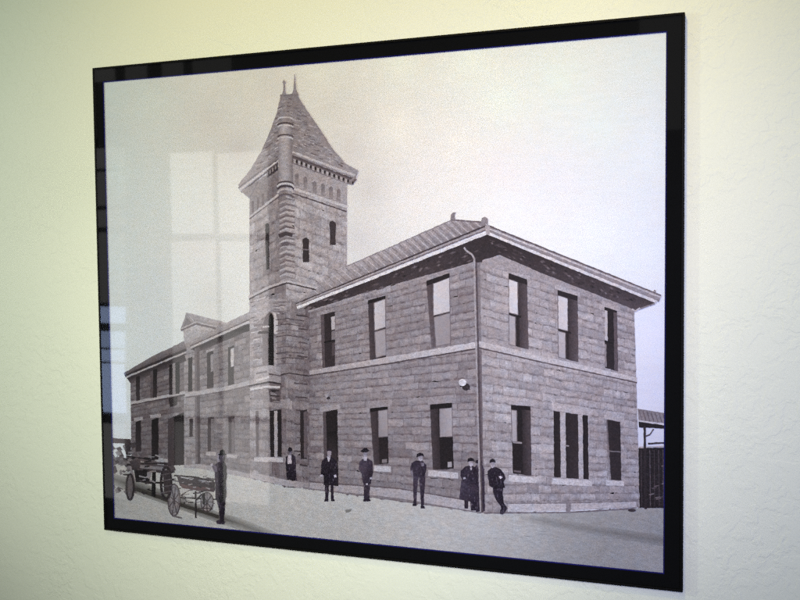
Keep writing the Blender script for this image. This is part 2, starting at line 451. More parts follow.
# shadow band across the street at lower right, kerb shadow at lower left
soft_band(st, [(520, 514), (545, 517), (580, 523), (620, 529), (672, 536)], [(520, 521), (545, 525), (580, 532), (620, 539), (672, 548)],
          [G(162), G(140), G(133), G(126), G(124)], [G(172), G(152), G(150), G(146), G(150)])
st.up(1)
soft_band(st, [(112, 473), (130, 478), (176, 495), (218, 512), (240, 518), (275, 532), (292, 540)], [(112, 484), (130, 492), (176, 508), (218, 523), (240, 530), (275, 543), (292, 548)],
          [G(110), G(75), G(68), G(80), G(112), G(124), G(160)], [G(150), G(140), G(140), G(150), G(160), G(164), G(168)])
st.line([(126, 485.5), (150, 494), (176, 503.5), (200, 511), (219, 517)], 3.4, G(66))
st.up(1); st.poly([(345, 510), (352, 509), (350, 512), (346, 513)], G(120))
st.build(PRINT)

# ---- stone walls
def homog(src, dst):
    A = []
    for (x, y), (u, v_) in zip(src, dst):
        A.append([x, y, 1, 0, 0, 0, -u * x, -u * y, -u]); A.append([0, 0, 0, x, y, 1, -v_ * x, -v_ * y, -v_])
    return np.linalg.svd(np.array(A))[2][-1].reshape(3, 3)
class Face:
    def __init__(self, tl, tr, br, bl): self.H = homog([(0, 0), (1, 0), (1, 1), (0, 1)], [tl, tr, br, bl])
    def __call__(self, u, v_):
        q = self.H @ np.array([u, v_, 1.0]); return (q[0] / q[2], q[1] / q[2])

def ashlar(ink, face, courses, aspect, base, var=.075, v0=0, v1=1, u0=0, u1=1, dark=.30, skip=None, shade=None):
    """coursed, rock-faced masonry: every stone a lighter top and darker foot, ragged dark beds below some of them"""
    hs = [random.uniform(.8, 1.25) for _ in range(courses)]
    tot = sum(hs); y = v0
    ink.up(1)
    for h in hs:
        h = h / tot * (v1 - v0); ya, yb = y, y + h; y = yb
        u = u0 - random.random() * aspect
        row = random.gauss(0, .02)
        while u < u1:
            wd = aspect * random.uniform(.55, 1.7)
            a, b = max(u, u0), min(u + wd, u1); u += wd
            if b - a < .004: continue
            um, vm = (a + b) / 2, (ya + yb) / 2
            if skip and skip(*face(um, vm)): continue
            s = shade(um, vm) if shade else 1
            t = base * s * (1 + row + random.gauss(0, var))
            n = 4
            j = lambda: random.gauss(0, .07) * h
            tp = [face(a + (b - a) * k / n, ya + .05 * h + j()) for k in range(n + 1)]
            md = [face(a + (b - a) * k / n, vm + 2 * j()) for k in range(n + 1)]
            bt = [face(a + (b - a) * k / n, yb - .05 * h + j()) for k in range(n + 1)]
            d1, d2 = random.uniform(.97, 1.08), random.uniform(.84, 1.0)
            for k in range(n):
                q = 1 + random.gauss(0, .03)
                ink.poly([tp[k], tp[k + 1], md[k + 1], md[k]], [t * q * .97, t * .97, t * d1, t * d1 * q], rough=0)
                ink.poly([md[k], md[k + 1], bt[k + 1], bt[k]], [t * d1 * q, t * d1, t * d2, t * d2 * q], rough=0)
            ink.z += .2
            jw = .024 * aspect
            ink.poly([face(a - jw, ya + .1 * h), face(a + jw, ya + .12 * h), face(a + jw * .7, yb - .1 * h), face(a - jw * 1.2, yb - .08 * h)], [t * .88, t * .92, t * .86, t * .8], rough=0)
            ink.z -= .2
            if random.random() < dark:
                c0 = a + (b - a) * random.uniform(0, .4); c1 = a + (b - a) * random.uniform(.6, 1)
                cm = (c0 + c1) / 2; th = h * random.uniform(.06, .16)
                dz = .3 + random.random() * .3; ink.z += dz
                ink.poly([face(c0, yb - th * .3), face(cm, yb - th + j() * .5), face(c1, yb - th * .2), face(cm, yb + th)],
                         [t * .95, t * .72, t * .95, t * .76], rough=0)
                ink.z -= dz
    ink.up(1)

def quadwin(ink, tl, tr, br, bl, t): ink.poly([tl, tr, br, bl], t)

# ---- far left wing and middle wing
lw = Ink("printed_long_wing", M_STONE, "low long wing of the station at left in the print", 6, dim=.93)
far = Face((130.5, 374), (186, 351), (186, 465), (131.5, 464))
lw.poly([far(0, 0), far(1, 0), far(1, 1), far(0, 1)], 100)
ashlar(lw, far, 21, .09, 114, .07, dark=.5)
pav = Face((184, 341), (198, 338), (198, 467), (184, 465))
lw.poly([pav(0, 0), pav(1, 0), pav(1, 1), pav(0, 1)], 120, up=1)
ashlar(lw, pav, 19, .5, 150, .05)
mid = Face((196, 346), (252, 322), (252, 478), (196, 467))
lw.poly([mid(0, 0), mid(1, 0), mid(1, 1), mid(0, 1)], 112, up=1)
ashlar(lw, mid, 24, .12, 132, .05, dark=.5)
lw.up(1)
# dark soffits
lw.poly([(127, 378), (184, 353), (186, 361), (130, 383)], [60, 55, 80, 90])
lw.poly([(191, 349), (251, 323), (251, 330), (198, 352)], [58, 48, 66, 92], up=1)
lw.poly([(196.5, 344), (199.5, 343), (200.5, 466), (197.5, 466)], [95, 95, 82, 82], up=1)        # rainwater pipe
lw.poly([(194.5, 346), (196.5, 345), (197.5, 466), (195.5, 466)], 110)
# string courses
lw.poly([(131, 401.5), (185, 391), (185, 394), (131, 404.5)], 176, up=1)
lw.poly([(184, 393.5), (196, 391), (228, 386), (251, 380), (251, 384.5), (228, 390), (196, 395.5), (184, 397)], 172)
lw.line([(131, 405), (185, 395)], 1.2, 80, up=1)
lw.line([(186, 397.5), (228, 391), (251, 385.5)], 1.0, 98)
lw.poly([(168.5, 398), (177.5, 396), (177, 405), (170, 407)], 58, up=1)
# openings of the far wing
for (x0, x1, ya, yb, t) in ((136, 139.8, 377, 401, 62), (150.5, 157, 371, 399, 56), (169, 172.4, 365, 395, 58), (175.4, 179.6, 363, 394, 42),
                            (135.6, 141, 422, 452, 60), (151.6, 158.4, 420, 460, 48), (168, 184, 419, 466, 55)):
    lw.poly([(x0, ya), (x1, ya - .42 * (x1 - x0)), (x1, yb - .1 * (x1 - x0)), (x0, yb)], [t * .8, t * .85, t * 1.1, t * 1.2], up=.5)
lw.poly([(150.5, 371.5), (153, 370.5), (153, 398.5), (150.5, 399)], 92, up=.5)
lw.poly([(168, 419), (174, 417), (174, 466), (168, 465)], 78, up=.5)
lw.poly([(172.4, 363.8), (175.4, 362.6), (175.4, 394), (172.4, 394.6)], 138)
for (x0, x1, y) in ((134.5, 141, 402.5), (149.5, 158.5, 399.5)): lw.line([(x0, y), (x1, y - 1.5)], 2.0, 180, up=.5)
for (x0, x1, y) in ((134, 143, 419.5), (150, 161, 416.5)): lw.line([(x0, y), (x1, y - 1)], 3.4, 158, up=.5)
# openings of the middle wing
lw.poly([(188.2, 358), (192.2, 357), (192.2, 391), (188.2, 391.6)], 52, up=.5)
lw.poly([(207, 353), (213.4, 350.6), (213.4, 387.4), (207, 388.6)], 66, up=.5)
lw.poly([(210.6, 355), (213.4, 354), (213.4, 371), (210.6, 372)], 142, up=.5)
lw.poly([(228, 347.4), (234, 345), (234, 384.2), (228, 385.6)], 60)
lw.poly([(230.8, 349), (234, 347.8), (234, 366), (230.8, 367)], 188, up=.5)
lw.poly([(206, 350.5), (214.5, 347.6), (214.5, 350), (206, 353)], 158)
lw.poly([(189.4, 419), (192.8, 418.4), (192.8, 436.5), (189.4, 437)], 70)
lw.poly([(207.6, 417.6), (214, 416.6), (214, 451), (207.6, 451.4)], 78)
lw.poly([(228.4, 416.6), (234.6, 416), (234.6, 453), (228.4, 453.4)], 80)
lw.poly([(211, 419), (214, 418.6), (214, 451), (211, 451.2)], 118, up=.5)
lw.poly([(231.6, 419), (234.6, 418.6), (234.6, 453), (231.6, 453.2)], 108)
for (x0, x1, y) in ((206, 216, 453.6), (226.5, 237, 456)): lw.line([(x0, y), (x1, y + .4)], 3.6, 178, up=.5)
lw.poly([(184, 465), (200, 464), (252, 474), (252, 478.5), (200, 468.5), (184, 468)], 166, up=.5)
lw.poly([(184, 351), (190, 347.6), (191, 340), (184, 342)], 150)
# roofs
rf = lw
rf.up(1)
rf.poly([(123.5, 373), (150, 357.5), (184, 341), (187, 350), (160, 361), (125, 376)], [112, 118, 130, 104, 92, 88])
rf.line([(125, 376.2), (186, 349.5)], 2.6, 66, up=.5)
rf.line([(126.5, 377), (186, 352.2)], 1.6, 178, up=.5)
rf.line([(127, 378.6), (186, 354)], 1.2, 72, up=.5)
rf.poly([(190, 345.5), (197, 338), (228, 322), (252, 310.5), (252, 319.5)], [138, 150, 160, 165, 152], up=1)
rf.line([(190, 346.2), (252, 318.5)], 1.2, 100, up=.5)
rf.line([(190.5, 347.8), (252, 320.4)], 2.0, 186, up=.5)
rf.line([(191, 349.4), (252, 322.4)], 1.2, 74, up=.5)
# gabled dormer
rf.poly([(183, 329), (207, 322), (213, 330), (198, 337.5), (184.5, 344)], [176, 182, 170, 168, 166], up=1)
rf.poly([(180.5, 330), (186.2, 312.5), (196, 324), (186, 329)], [126, 150, 150, 118], up=.5)
rf.poly([(183.2, 326.5), (186.6, 317), (192, 323.5)], 118, up=.5)
rf.poly([(186.2, 312.5), (205, 317.2), (228, 323.2), (217, 328), (196, 323)], [158, 168, 172, 150, 138], up=.5)
rf.line([(181, 330.5), (196, 323.8), (216, 328.6)], 1.8, 100, up=.5)
rf.line([(181.4, 328.8), (196, 322), (217, 327)], 1.0, 176, up=.5)
lw.build(PRINT)

# ---- main block
mb = Ink("printed_main_block", M_STONE, "two-storey hipped stone block at right in the print", 24)
LF = Face((303, 309), (479, 259), (482.5, 513), (303, 488))
RF_ = Face((479, 250), (634, 306), (640, 507.5), (482.5, 513))
mb.poly([LF(0, 0), LF(1, 0), LF(1, 1), LF(0, 1)], 104)
mb.poly([RF_(0, 0), RF_(1, 0), RF_(1, 1), RF_(0, 1)], 126)
ashlar(mb, LF, 29, .075, 132, .036, dark=.75, shade=lambda u, v_: (.86 + .14 * min(1, u / .16)) * (1.03 - .05 * v_))
ashlar(mb, RF_, 28, .08, 159, .032, dark=.7, shade=lambda u, v_: (.9 + .1 * min(1, u / .08)))
mb.up(1)
# rainwater pipe at the corner and its dark side
mb.poly([(475.5, 262), (480, 258), (484, 512), (480, 513)], [112, 122, 112, 98])
mb.poly([(478, 350), (481.5, 350), (483.5, 512), (480.5, 513)], [98, 110, 92, 78], up=.5)
# string course
mb.poly([(303, 372), (390, 356.5), (478, 341.5), (478, 347.6), (390, 362.6), (303, 376)], [158, 168, 184, 180, 164, 150], up=1)
mb.poly([(479, 341), (540, 355.5), (637, 377.5), (637, 382), (540, 361), (479, 347)], [176, 180, 190, 186, 178, 170])
mb.line([(303, 376.6), (390, 363.4), (478, 348.4)], 1.3, 78, up=.5)
mb.line([(479, 347.8), (540, 361.8), (637, 382.6)], 1.3, 88)
# water table
mb.poly([(306, 482), (400, 489), (480, 503), (480, 512.5), (400, 498.5), (306, 488)], [150, 160, 170, 172, 160, 150], up=.5)
mb.line([(306, 481.5), (400, 488.6), (480, 502.5)], 1.2, 96, up=.5)
mb.line([(306, 488.4), (400, 499), (481, 513)], 1.2, 118)
mb.poly([(508, 504), (566, 503.6), (566, 511), (508, 512)], 182)
mb.poly([(571, 503.6), (636, 501.6), (637, 507), (571, 510.6)], 180)
mb.line([(484, 513), (566, 512.4), (634, 508.6)], 1.3, 108, up=.5)
mb.line([(506, 503.4), (566, 503), (637, 501)], 1.0, 120)
mb.poly([(566, 504), (570.5, 504), (570.5, 512.5), (566, 512.5)], 128)
mb.oval(632, 510.4, 4, 1.4, 70)
# large light lintels and sills
for q in (((366, 402), (392, 399), (392, 406), (366, 408.5)), ((428, 398), (456, 394), (456, 402.5), (428, 404.5)), ((320, 407), (340, 404), (340, 409), (320, 411.5))):
    mb.poly(list(q), random.uniform(138, 148), up=.1)
for q in (((509, 397), (534, 400), (534, 406), (509, 404.6)), ((552, 402), (590, 408), (590, 415.5), (552, 410.5)), ((604, 410), (624, 413), (624, 421.5), (604, 419)),
          ((507, 266), (530, 274), (530, 280), (507, 272)), ((555, 283), (580, 291), (580, 297), (555, 289)), ((602, 300), (620, 306), (620, 312), (602, 306.5))):
    mb.poly(list(q), random.uniform(163, 171), up=.1)
for q in (((374, 465.6), (391, 466.4), (391, 472), (374, 471)), ((428, 470), (458, 472.6), (458, 478.6), (428, 476))): mb.poly(list(q), 180, up=.1)
for q in (((509, 475), (537, 477.4), (537, 483), (509, 481.4)), ((552, 478), (592, 481.4), (592, 486.4), (552, 484)), ((606, 480.4), (624, 481.4), (624, 486), (606, 485.4))):
    mb.poly(list(q), 192, up=.1)
mb.up(1)
def window(o, reveal, head, panes, t0=56):
    """o: outline; then the reveal strip, the dark head and glass panes, drawn on top"""
    mb.poly(o, [t0, t0 * .95, t0 * 1.1, t0 * 1.1], up=.1); mb.z += .5
    if reveal: mb.poly(reveal[0], reveal[1])
    mb.z += .3
    mb.tex = .35
    for q, t in panes: mb.poly(q, [x * .95 for x in t] if isinstance(t, list) else t * .95)
    mb.z += .15
    for q, t in panes:                                      # thin sash frames
        if isinstance(t, list) and max(t) > 100: mb.line(q + [q[0]], .8, 112); mb.z -= 1
    mb.tex = 1; mb.z -= .15
    mb.z += .3
    if head: mb.poly(head[0], head[1])
    mb.z -= 1.1
# upper left face
window([(320.4, 315), (335, 311.5), (335, 366), (322.6, 368)], ([(320.4, 315), (324, 314), (325, 367.6), (322.6, 368)], 86),
       None, [([(331, 317), (335, 316), (335, 329), (331.6, 330)], 176), ([(331.6, 331.5), (335, 330.5), (335, 340), (331.6, 341)], 120), ([(324, 341.6), (335, 339.6), (335, 341), (324, 343)], 40),
              ([(332, 343), (335, 342.4), (335, 355), (332, 356)], 84)])
window([(368, 300.5), (385.4, 295.6), (386, 357), (370, 360)], ([(368, 300.5), (373.6, 299), (375, 359), (370, 360)], [70, 64, 70, 78]),
       ([(368, 300.5), (385.4, 295.6), (385.4, 298.6), (368, 304)], 44),
       [([(374, 303), (385.4, 299), (385.6, 327), (374.6, 330.5)], [192, 184, 180, 190]), ([(374.6, 332), (385.6, 329), (386, 355), (376, 357.6)], [160, 156, 152, 158])])
window([(426.4, 281), (449.4, 273), (450.5, 343.6), (431.5, 347.6)], ([(426.4, 281), (433.4, 279), (436, 347), (431.5, 347.6)], [84, 74, 88, 98]),
       ([(426.4, 281), (449.4, 273), (449.4, 277.6), (433, 283.6), (426.4, 286)], 50),
       [([(433.2, 283.4), (449.4, 277.4), (450, 311.6), (433.4, 315.6)], [200, 195, 192, 198]), ([(434, 317.4), (450, 313), (450.4, 343.4), (436, 346.4)], [152, 150, 146, 150]),
        ([(433.6, 315.4), (450.2, 311.2), (450.2, 313), (433.6, 317.4)], 50)])
# lower left face
window([(323, 412), (337.4, 409.4), (338.4, 486), (324.5, 485)], ([(323, 412), (326, 411.6), (327.5, 485), (324.5, 485)], 84), None,
       [([(328, 432), (336.5, 431), (337, 470), (329, 470)], [44, 40, 78, 84])], 48)
window([(300, 410.6), (307, 409.4), (307, 459), (300.5, 459)], ([(303.5, 411), (307, 410), (307, 458), (303.8, 458)], 92), None, [], 52)
window([(370, 408.6), (387.6, 406.6), (388.4, 463.6), (374, 464.6)], ([(370, 408.6), (378, 408), (379.6, 464.2), (374, 464.6)], [72, 62, 66, 76]),
       ([(370, 408.6), (387.6, 406.6), (387.6, 409.4), (370, 412)], 42),
       [([(378.4, 411), (387.6, 409.6), (388, 436.4), (378.8, 437)], [152, 160, 150, 140]), ([(382, 459.4), (387, 459), (387, 462.6), (382, 463)], 124)], 48)
window([(430, 404.8), (452, 402.8), (453.6, 468.6), (433, 469.6)], ([(430, 404.8), (438, 404.2), (440.4, 469.2), (433, 469.6)], [70, 60, 62, 74]),
       ([(430, 404.8), (452, 402.8), (452, 407.4), (430, 409.6)], 42),
       [([(439.6, 409), (452, 407.6), (452.4, 436.4), (440, 437)], [146, 168, 164, 150]), ([(447.6, 462), (451.6, 461.6), (451.8, 467), (447.6, 467.4)], 160)], 44)
# right face, upper
window([(508.6, 273), (527, 279.4), (528.6, 349.4), (509, 344.6)], ([(518, 277), (527, 280), (528.6, 349.4), (520, 347.4)], [66, 84, 92, 70]),
       ([(508.6, 273), (527, 279.4), (527, 285), (508.6, 278.6)], 52),
       [([(508.6, 279), (517.6, 282), (518, 315), (508.8, 312.4)], [208, 212, 206, 200]), ([(508.8, 315), (515.4, 317), (515.6, 346), (509, 344.4)], [170, 176, 168, 164]),
        ([(508.8, 312.6), (521, 316), (521, 318), (508.8, 315)], 48)], 50)
window([(557.6, 290), (577.6, 296), (578.4, 362), (558.4, 357)], ([(568.4, 296), (577.6, 299), (578.4, 362), (569, 360)], [66, 84, 92, 68]),
       ([(557.6, 290), (577.6, 296), (577.6, 301), (557.6, 295)], 52),
       [([(557.8, 295.4), (567.6, 298.6), (567.8, 331), (558, 328.4)], [206, 210, 204, 198]), ([(558, 331), (565.4, 333), (565.6, 359), (558.4, 357)], [180, 184, 178, 174]),
        ([(558, 328.4), (571, 332), (571, 334), (558, 330.8)], 50)], 52)
window([(604.4, 306.8), (617, 310.8), (618, 371.6), (605, 367.6)], ([(613.6, 312), (617, 313), (618, 371.6), (614.4, 370.6)], 92),
       None, [([(604.6, 310), (607.4, 311), (607.6, 341), (604.8, 340)], 192), ([(604.8, 340), (613, 342.4), (613, 344), (604.8, 342)], 44), ([(604.8, 344), (606.4, 344.4), (606.6, 367), (605, 366.6)], 140)], 50)
# right face, lower
window([(511, 405), (530.4, 406.4), (531.4, 475.6), (513, 473.4)], ([(522, 407), (530.4, 407.6), (531.4, 475.6), (523, 474.6)], [58, 80, 80, 60]),
       ([(511, 405), (530.4, 406.4), (530.4, 410.4), (511, 409)], 44),
       [([(511.4, 410), (516.6, 410.6), (517, 442), (512, 441.6)], [176, 170, 160, 168]), ([(513, 441.4), (522, 442.2), (522, 443.8), (513, 443)], 150), ([(514, 470), (521, 470.8), (521, 473), (514, 472)], 104)], 46)
mb.poly([(553.4, 410.8), (589, 416), (589.4, 479.6), (554.4, 477)], [168, 172, 172, 168], up=.1)
for (x0, x1, ya, yb, t) in ((553.4, 560, 410.8, 477, 52), (565.4, 578, 412.6, 478, 58), (582.6, 588, 415, 479.2, 50)):
    mb.poly([(x0, ya), (x1, ya + .14 * (x1 - x0)), (x1 + .8, yb + .07 * (x1 - x0)), (x0 + .8, yb)], [t * .9, t, t * 1.15, t], up=.2)
mb.line([(565.4, 445.6), (569, 446)], 1.2, 150, up=.2)
window([(606.4, 419.4), (620.2, 421.8), (621.4, 480.4), (608, 479.6)], ([(606.4, 419.4), (607.6, 419.6), (611, 479.8), (608, 479.6)], [110, 84, 130, 164]), None,
       [([(607, 450.4), (621, 451.6), (621, 452.6), (607, 451.4)], 120)], 56)
# soffit, eaves and roof
mb.up(2)
mb.poly([(296, 306), (487, 234), (474, 262), (420, 277), (360, 294), (308, 311)], [66, 62, 60, 72, 70, 62])
mb.poly([(484, 236), (491, 236), (482, 262), (470, 263)], 62, up=.3, rough=0)
mb.z -= .2; mb.poly([(482, 262), (500, 255), (540, 270), (600, 292), (636, 306), (636, 312), (600, 300), (540, 278), (482, 266)], 150); mb.z += .4
mb.poly([(487, 234), (657, 302), (636, 310.5), (600, 296), (540, 272.6), (500, 255), (476, 262)], [58, 70, 88, 76, 70, 66, 64], up=.2)
for k in range(150):                                   # mottled boards under the eaves
    u = random.random()
    if random.random() < .5: x = 305 + u * 172; yt = 306 - (x - 296) * .376 + 3; yb = 311 - (x - 308) * .29
    else: x = 490 + u * 145; yt = 235 + (x - 487) * .4 + 2; yb = 252 + (x - 494) * .405
    y = random.uniform(yt, max(yt + 1, yb - 1)); l = random.uniform(2, 5); s = -.32 if x < 480 else .42
    t = random.uniform(44, 112)
    mb.poly([(x - l, y - l * s), (x, y - 1.1), (x + l, y + l * s), (x, y + 1.1)], [70, t, 70, t], up=.01)
mb.up(1)
mb.line([(308, 311.5), (474, 262.6)], 1.6, 146)
mb.poly([(300, 299), (345, 267), (346, 266), (390, 247.6), (452, 219.6), (483, 222), (487, 226), (296, 303.5)], [150, 152, 158, 156, 150, 146, 128, 132], up=.5)
for k in range(44):                                    # ribs of the tiled slope
    u = (k / 43) ** .8
    x0, y0 = 318 + u * 166, 293.6 - u * 67.5
    x1, y1 = x0, y0
    for q in range(90):
        nx_, ny_ = x1 - .8, y1 - .72
        if ny_ < (266.6 - 46.8 * (nx_ - 346) / 106 if nx_ < 452 else 220.4) or nx_ < 300: break
        x1, y1 = nx_, ny_
    if y0 - y1 > 2: mb.line([(x0, y0), (x1, y1)], .9 + .5 * u, 126 if k % 2 else 166, up=.01)
mb.up(.5)
mb.line([(452, 219.8), (484, 222.4)], 1.4, 104)
mb.line([(346, 266.6), (452, 219.8)], .9, 128)
mb.poly([(450.4, 220), (451, 214.6), (453, 212.4), (456, 212.2), (454.6, 216), (456, 220.4)], 128, up=.1)
mb.poly([(480.6, 222.6), (482, 218), (485, 216.6), (488, 219), (488, 224.6)], 134)
mb.line([(296, 304), (487, 225.4)], 1.8, 74, up=.2)
mb.line([(487, 225.2), (661, 295.6)], 1.6, 92)
mb.line([(296.5, 305.4), (487, 228)], 2.6, 150, up=.2)
mb.poly([(487, 226.4), (661.5, 296), (659, 302), (487, 233)], [138, 150, 140, 130])
mb.line([(487, 228), (661, 297.4)], 1.3, 188, up=.2)
mb.line([(296.6, 306), (487, 229.4)], 1.2, 108, up=.2)
mb.line([(297, 307.6), (487, 233)], 2.8, 206, up=.2)
mb.line([(487, 233), (657, 302)], 2.8, 206)
mb.poly([(487, 224), (490, 226), (489.6, 234.4), (486.4, 234.6), (485, 226)], 158)
mb.line([(655, 303.6), (638, 309.4)], 1.4, 130)
mb.line([(632, 309), (635.5, 311.2), (640, 308)], 1.6, 188)
mb.line([(653, 292), (655, 290), (656, 294)], 1.0, 130)
# rainwater pipe
mb.up(.5)
mb.line([(464, 247.5), (466, 250.5), (472, 254.5), (474.4, 259), (474.8, 290), (476.4, 350), (478, 420), (480.6, 512)], 1.8, 152)
mb.line([(476.2, 262), (476.8, 290), (478, 350), (479.6, 420), (482, 512)], 1.6, 84, up=.2)
mb.build(PRINT)

# ---- lamps on the wall
for (x, y, r) in ((462.6, 382.4, 3.8), (326.8, 395.8, 1.7)):
    gl = Ink("printed_wall_lamp", M_FIG, None, 40)
    gl.oval(x + r * .9, y + r * 1.2, r * 1.05, r * .95, 58)
    gl.line([(x + r, y + r * 1.2), (x + r * 2, y + r * 1.9)], 1.2, 70)
    gl.oval(x, y, r, r * .95, 200 if r > 3 else 150, up=.6)
    o = gl.build(PRINT)
    o["label"] = "white globe lamp near the corner pipe" if r > 3 else "small globe lamp above the dark doorway"

# ---- tower
tw = Ink("printed_tower", M_STONE, "tall square tower with a steep pointed roof in the print", 42)
TL_ = Face((249.6, 188), (288, 160), (288, 487), (250, 478))
TR_ = Face((286, 150), (347, 178), (346.5, 492), (286, 487))
def behind(x, y): return x > 309 and y > 290 - (x - 316) * .77
tw.poly([(249.6, 186), (288, 160), (288, 487), (270, 482), (250, 477.5)], [135, 120, 104, 108, 122])
tw.poly([(287, 150), (347, 177), (346.6, 267), (316, 290), (299, 300.5), (309, 311), (309, 488), (287, 486)], [138, 148, 150, 142, 118, 92, 92, 104])
ashlar(tw, TL_, 27, .25, 150, .045, v0=.09, dark=.6, shade=lambda u, v_: (1.04 - .24 * u) * (1.02 - .08 * v_))
ashlar(tw, TR_, 12, .17, 160, .03, v0=.10, v1=.44, dark=.5, skip=behind)
ashlar(tw, TR_, 17, .14, 126, .05, v0=.44, v1=1, u1=.37, dark=.45, skip=behind, shade=lambda u, v_: 1.04 - .5 * u)
tw.up(1)
# frieze: blind arcade on the right, shade on the left
tw.poly([(291, 160), (347, 182), (346.6, 204), (291, 186)], [150, 158, 156, 150])
tw.poly([(249.6, 192), (279, 172), (279, 195), (249.6, 216)], [132, 112, 108, 138])
for (x, y) in ((297, 173.6), (305.4, 177), (314.4, 181.4), (323, 183.6), (331, 186.6), (338.6, 189)):
    tw.poly([(x - 1.9, y + 1), (x, y - .6), (x + 1.9, y + 1.4), (x + 1.9, y + 13), (x - 1.9, y + 12)], [112, 108, 118, 138, 134], up=.02)
for k in range(5): tw.line([(253 + k * 5, 201 - k * 3.6), (253 + k * 5, 213 - k * 3.6)], 2.2, 104, up=.01)
tw.poly([(266, 165), (278, 156), (278, 170), (267, 178)], [70, 60, 62, 84])
tw.up(.5)
# bands
tw.line([(291, 187.5), (347.4, 207)], 2.6, 182); tw.line([(292, 193), (346.6, 211.6)], 1.4, 84, up=.1)
tw.line([(249.4, 217.4), (278.6, 194.6)], 2.2, 172); tw.line([(249.4, 219), (278.6, 196.6)], 1.2, 92, up=.1)
tw.line([(248.4, 297.4), (270, 286.6), (287, 281)], 2.2, 170); tw.line([(287, 281), (317, 288)], 2.2, 172)
tw.line([(249, 299.2), (270, 288.8), (287, 282.8), (316, 289.8)], 1.3, 72, up=.1)
tw.line([(248.6, 304), (254, 301), (266, 297)], 1.6, 170)
# ragged corner stones
for k in range(15):
    y = 199 + k * 5.6
    tw.poly([(279 + .1 * k, y + 2), (286, y - 1.5), (295, y + .5), (294.6, y + 2), (286, y + .6), (279.4, y + 4)], 112 + random.uniform(-14, 16), up=.02)
    tw.poly([(279.4, y + 4), (286, y + .8), (294, y + 2.2), (294, y + 3.8), (286, y + 3), (279.8, y + 5.4)], 160 + random.uniform(-12, 8))
tw.up(.5)
tw.poly([(278, 234), (285.6, 231.6), (293, 233.6), (292, 237), (286, 235.4), (279.6, 238)], 74)
tw.poly([(280.6, 243), (286, 241.6), (290, 242.6), (289, 245.6), (282, 246)], 96)
# slits
tw.poly([(265.2, 224.6), (267, 223), (269, 224), (269.4, 269), (266.2, 270)], 56)
tw.poly([(302.6, 239), (305.8, 237.4), (309, 239.4), (309.2, 262), (303, 262.4)], 62); tw.line([(303, 249.4), (309, 249.8)], 1.2, 104, up=.1)
tw.poly([(329.6, 222), (332.6, 220.6), (335.6, 222.4), (335.8, 245), (330, 245)], 68)
tw.poly([(303, 263), (309.4, 263), (311, 266.6), (304, 265)], 186)
# stepped base of the lit corner and the tall arched window
tw.poly([(250, 303), (270, 299), (287, 299), (287, 312), (272, 310), (258, 322), (250, 324)], [158, 152, 142, 140, 148, 164, 160], up=.3)
tw.poly([(262.4, 365), (262.4, 325), (265.6, 316), (270, 311.6), (274, 316), (274, 366)], [120, 110, 96, 90, 84, 112], up=.3)
tw.poly([(268.4, 366), (268.4, 322), (269.4, 315), (271.4, 312.6), (273.4, 318), (273.8, 366)], 40, up=.2)
tw.poly([(274, 334), (274, 318), (272.6, 311.4), (276, 313), (278, 322), (277.6, 334)], 180, up=.1)
tw.line([(262.4, 327), (269, 326.4)], 1.6, 178, up=.1); tw.line([(258, 332.6), (269, 332)], 2.6, 70)
tw.poly([(274, 338), (277, 338), (277, 366), (274, 366)], 150)
for k in range(9): tw.line([(276, 320 + k * 5.6), (287, 318.4 + k * 5.6), (304, 321 + k * 5.4)], .9, 84 + random.uniform(-8, 30), up=.02)
for k in range(12): tw.line([(297 + random.uniform(-3, 3), 315 + k * 13.6), (307.5, 316.4 + k * 13.6)], 1.5, 72 + random.uniform(-8, 22), up=.02)
for k in range(16):
    y = 302 + k * 3.9 + random.uniform(-1, 1); x = random.uniform(250, 254); l = random.uniform(4, 11)
    tw.line([(x, y), (min(263, x + l), y - 1.2)], 1.1, random.choice((112, 120, 176)), up=.01)
for k in range(14):
    x, y = random.uniform(272, 283), random.uniform(300, 316); tw.line([(x, y), (x + random.uniform(3, 8), y + .4)], 1.1, random.choice((106, 116, 168)), up=.01)
# balcony
tw.poly([(255, 368), (270, 365), (281, 367.6), (281, 383), (269, 381.4), (254, 385)], [162, 168, 140, 136, 160, 164], up=.3)
tw.line([(256, 373.6), (267, 371.4)], 1.6, 112, up=.1); tw.line([(256, 380.6), (269, 377)], 2, 190)
tw.line([(249, 386), (269, 382), (281, 384)], 1.8, 62, up=.1); tw.line([(250, 389.4), (268, 386.6), (280, 387.4)], 2.4, 186)
tw.poly([(268.6, 389), (281, 388.6), (280, 402.6), (270, 402)], [84, 96, 88, 78], up=.2)
for q in range(9): tw.line([(270 + random.random() * 4, 390 + q * 1.4), (274 + random.random() * 6, 390.6 + q * 1.4)], 1.1, random.choice((50, 60, 74, 120, 134)), up=.02)
tw.line([(269, 374), (281, 376)], 1.2, 86)
tw.line([(280.6, 375), (289, 373), (309, 376)], 1.2, 66)
# windows at the foot
tw.poly([(269.6, 410.4), (281.4, 409.4), (281.6, 457), (270.4, 457)], 48, up=.2)
tw.poly([(274, 411), (277.4, 410.6), (277.6, 457), (274.4, 457)], 158, up=.1)
tw.poly([(255.6, 411), (258.6, 410.8), (258.8, 456), (256, 456)], 92)
tw.poly([(300, 410.6), (307, 409.4), (307, 459), (300.5, 459)], 54); tw.poly([(303.6, 412), (307, 411), (307, 458), (304, 458)], 92, up=.1)
tw.poly([(254, 457.4), (283, 457.6), (283, 462.4), (254, 461.4)], 178)
tw.poly([(250, 472), (287, 480), (309, 483), (309, 488), (287, 486.6), (250, 477.8)], [164, 158, 140, 140, 158, 166])
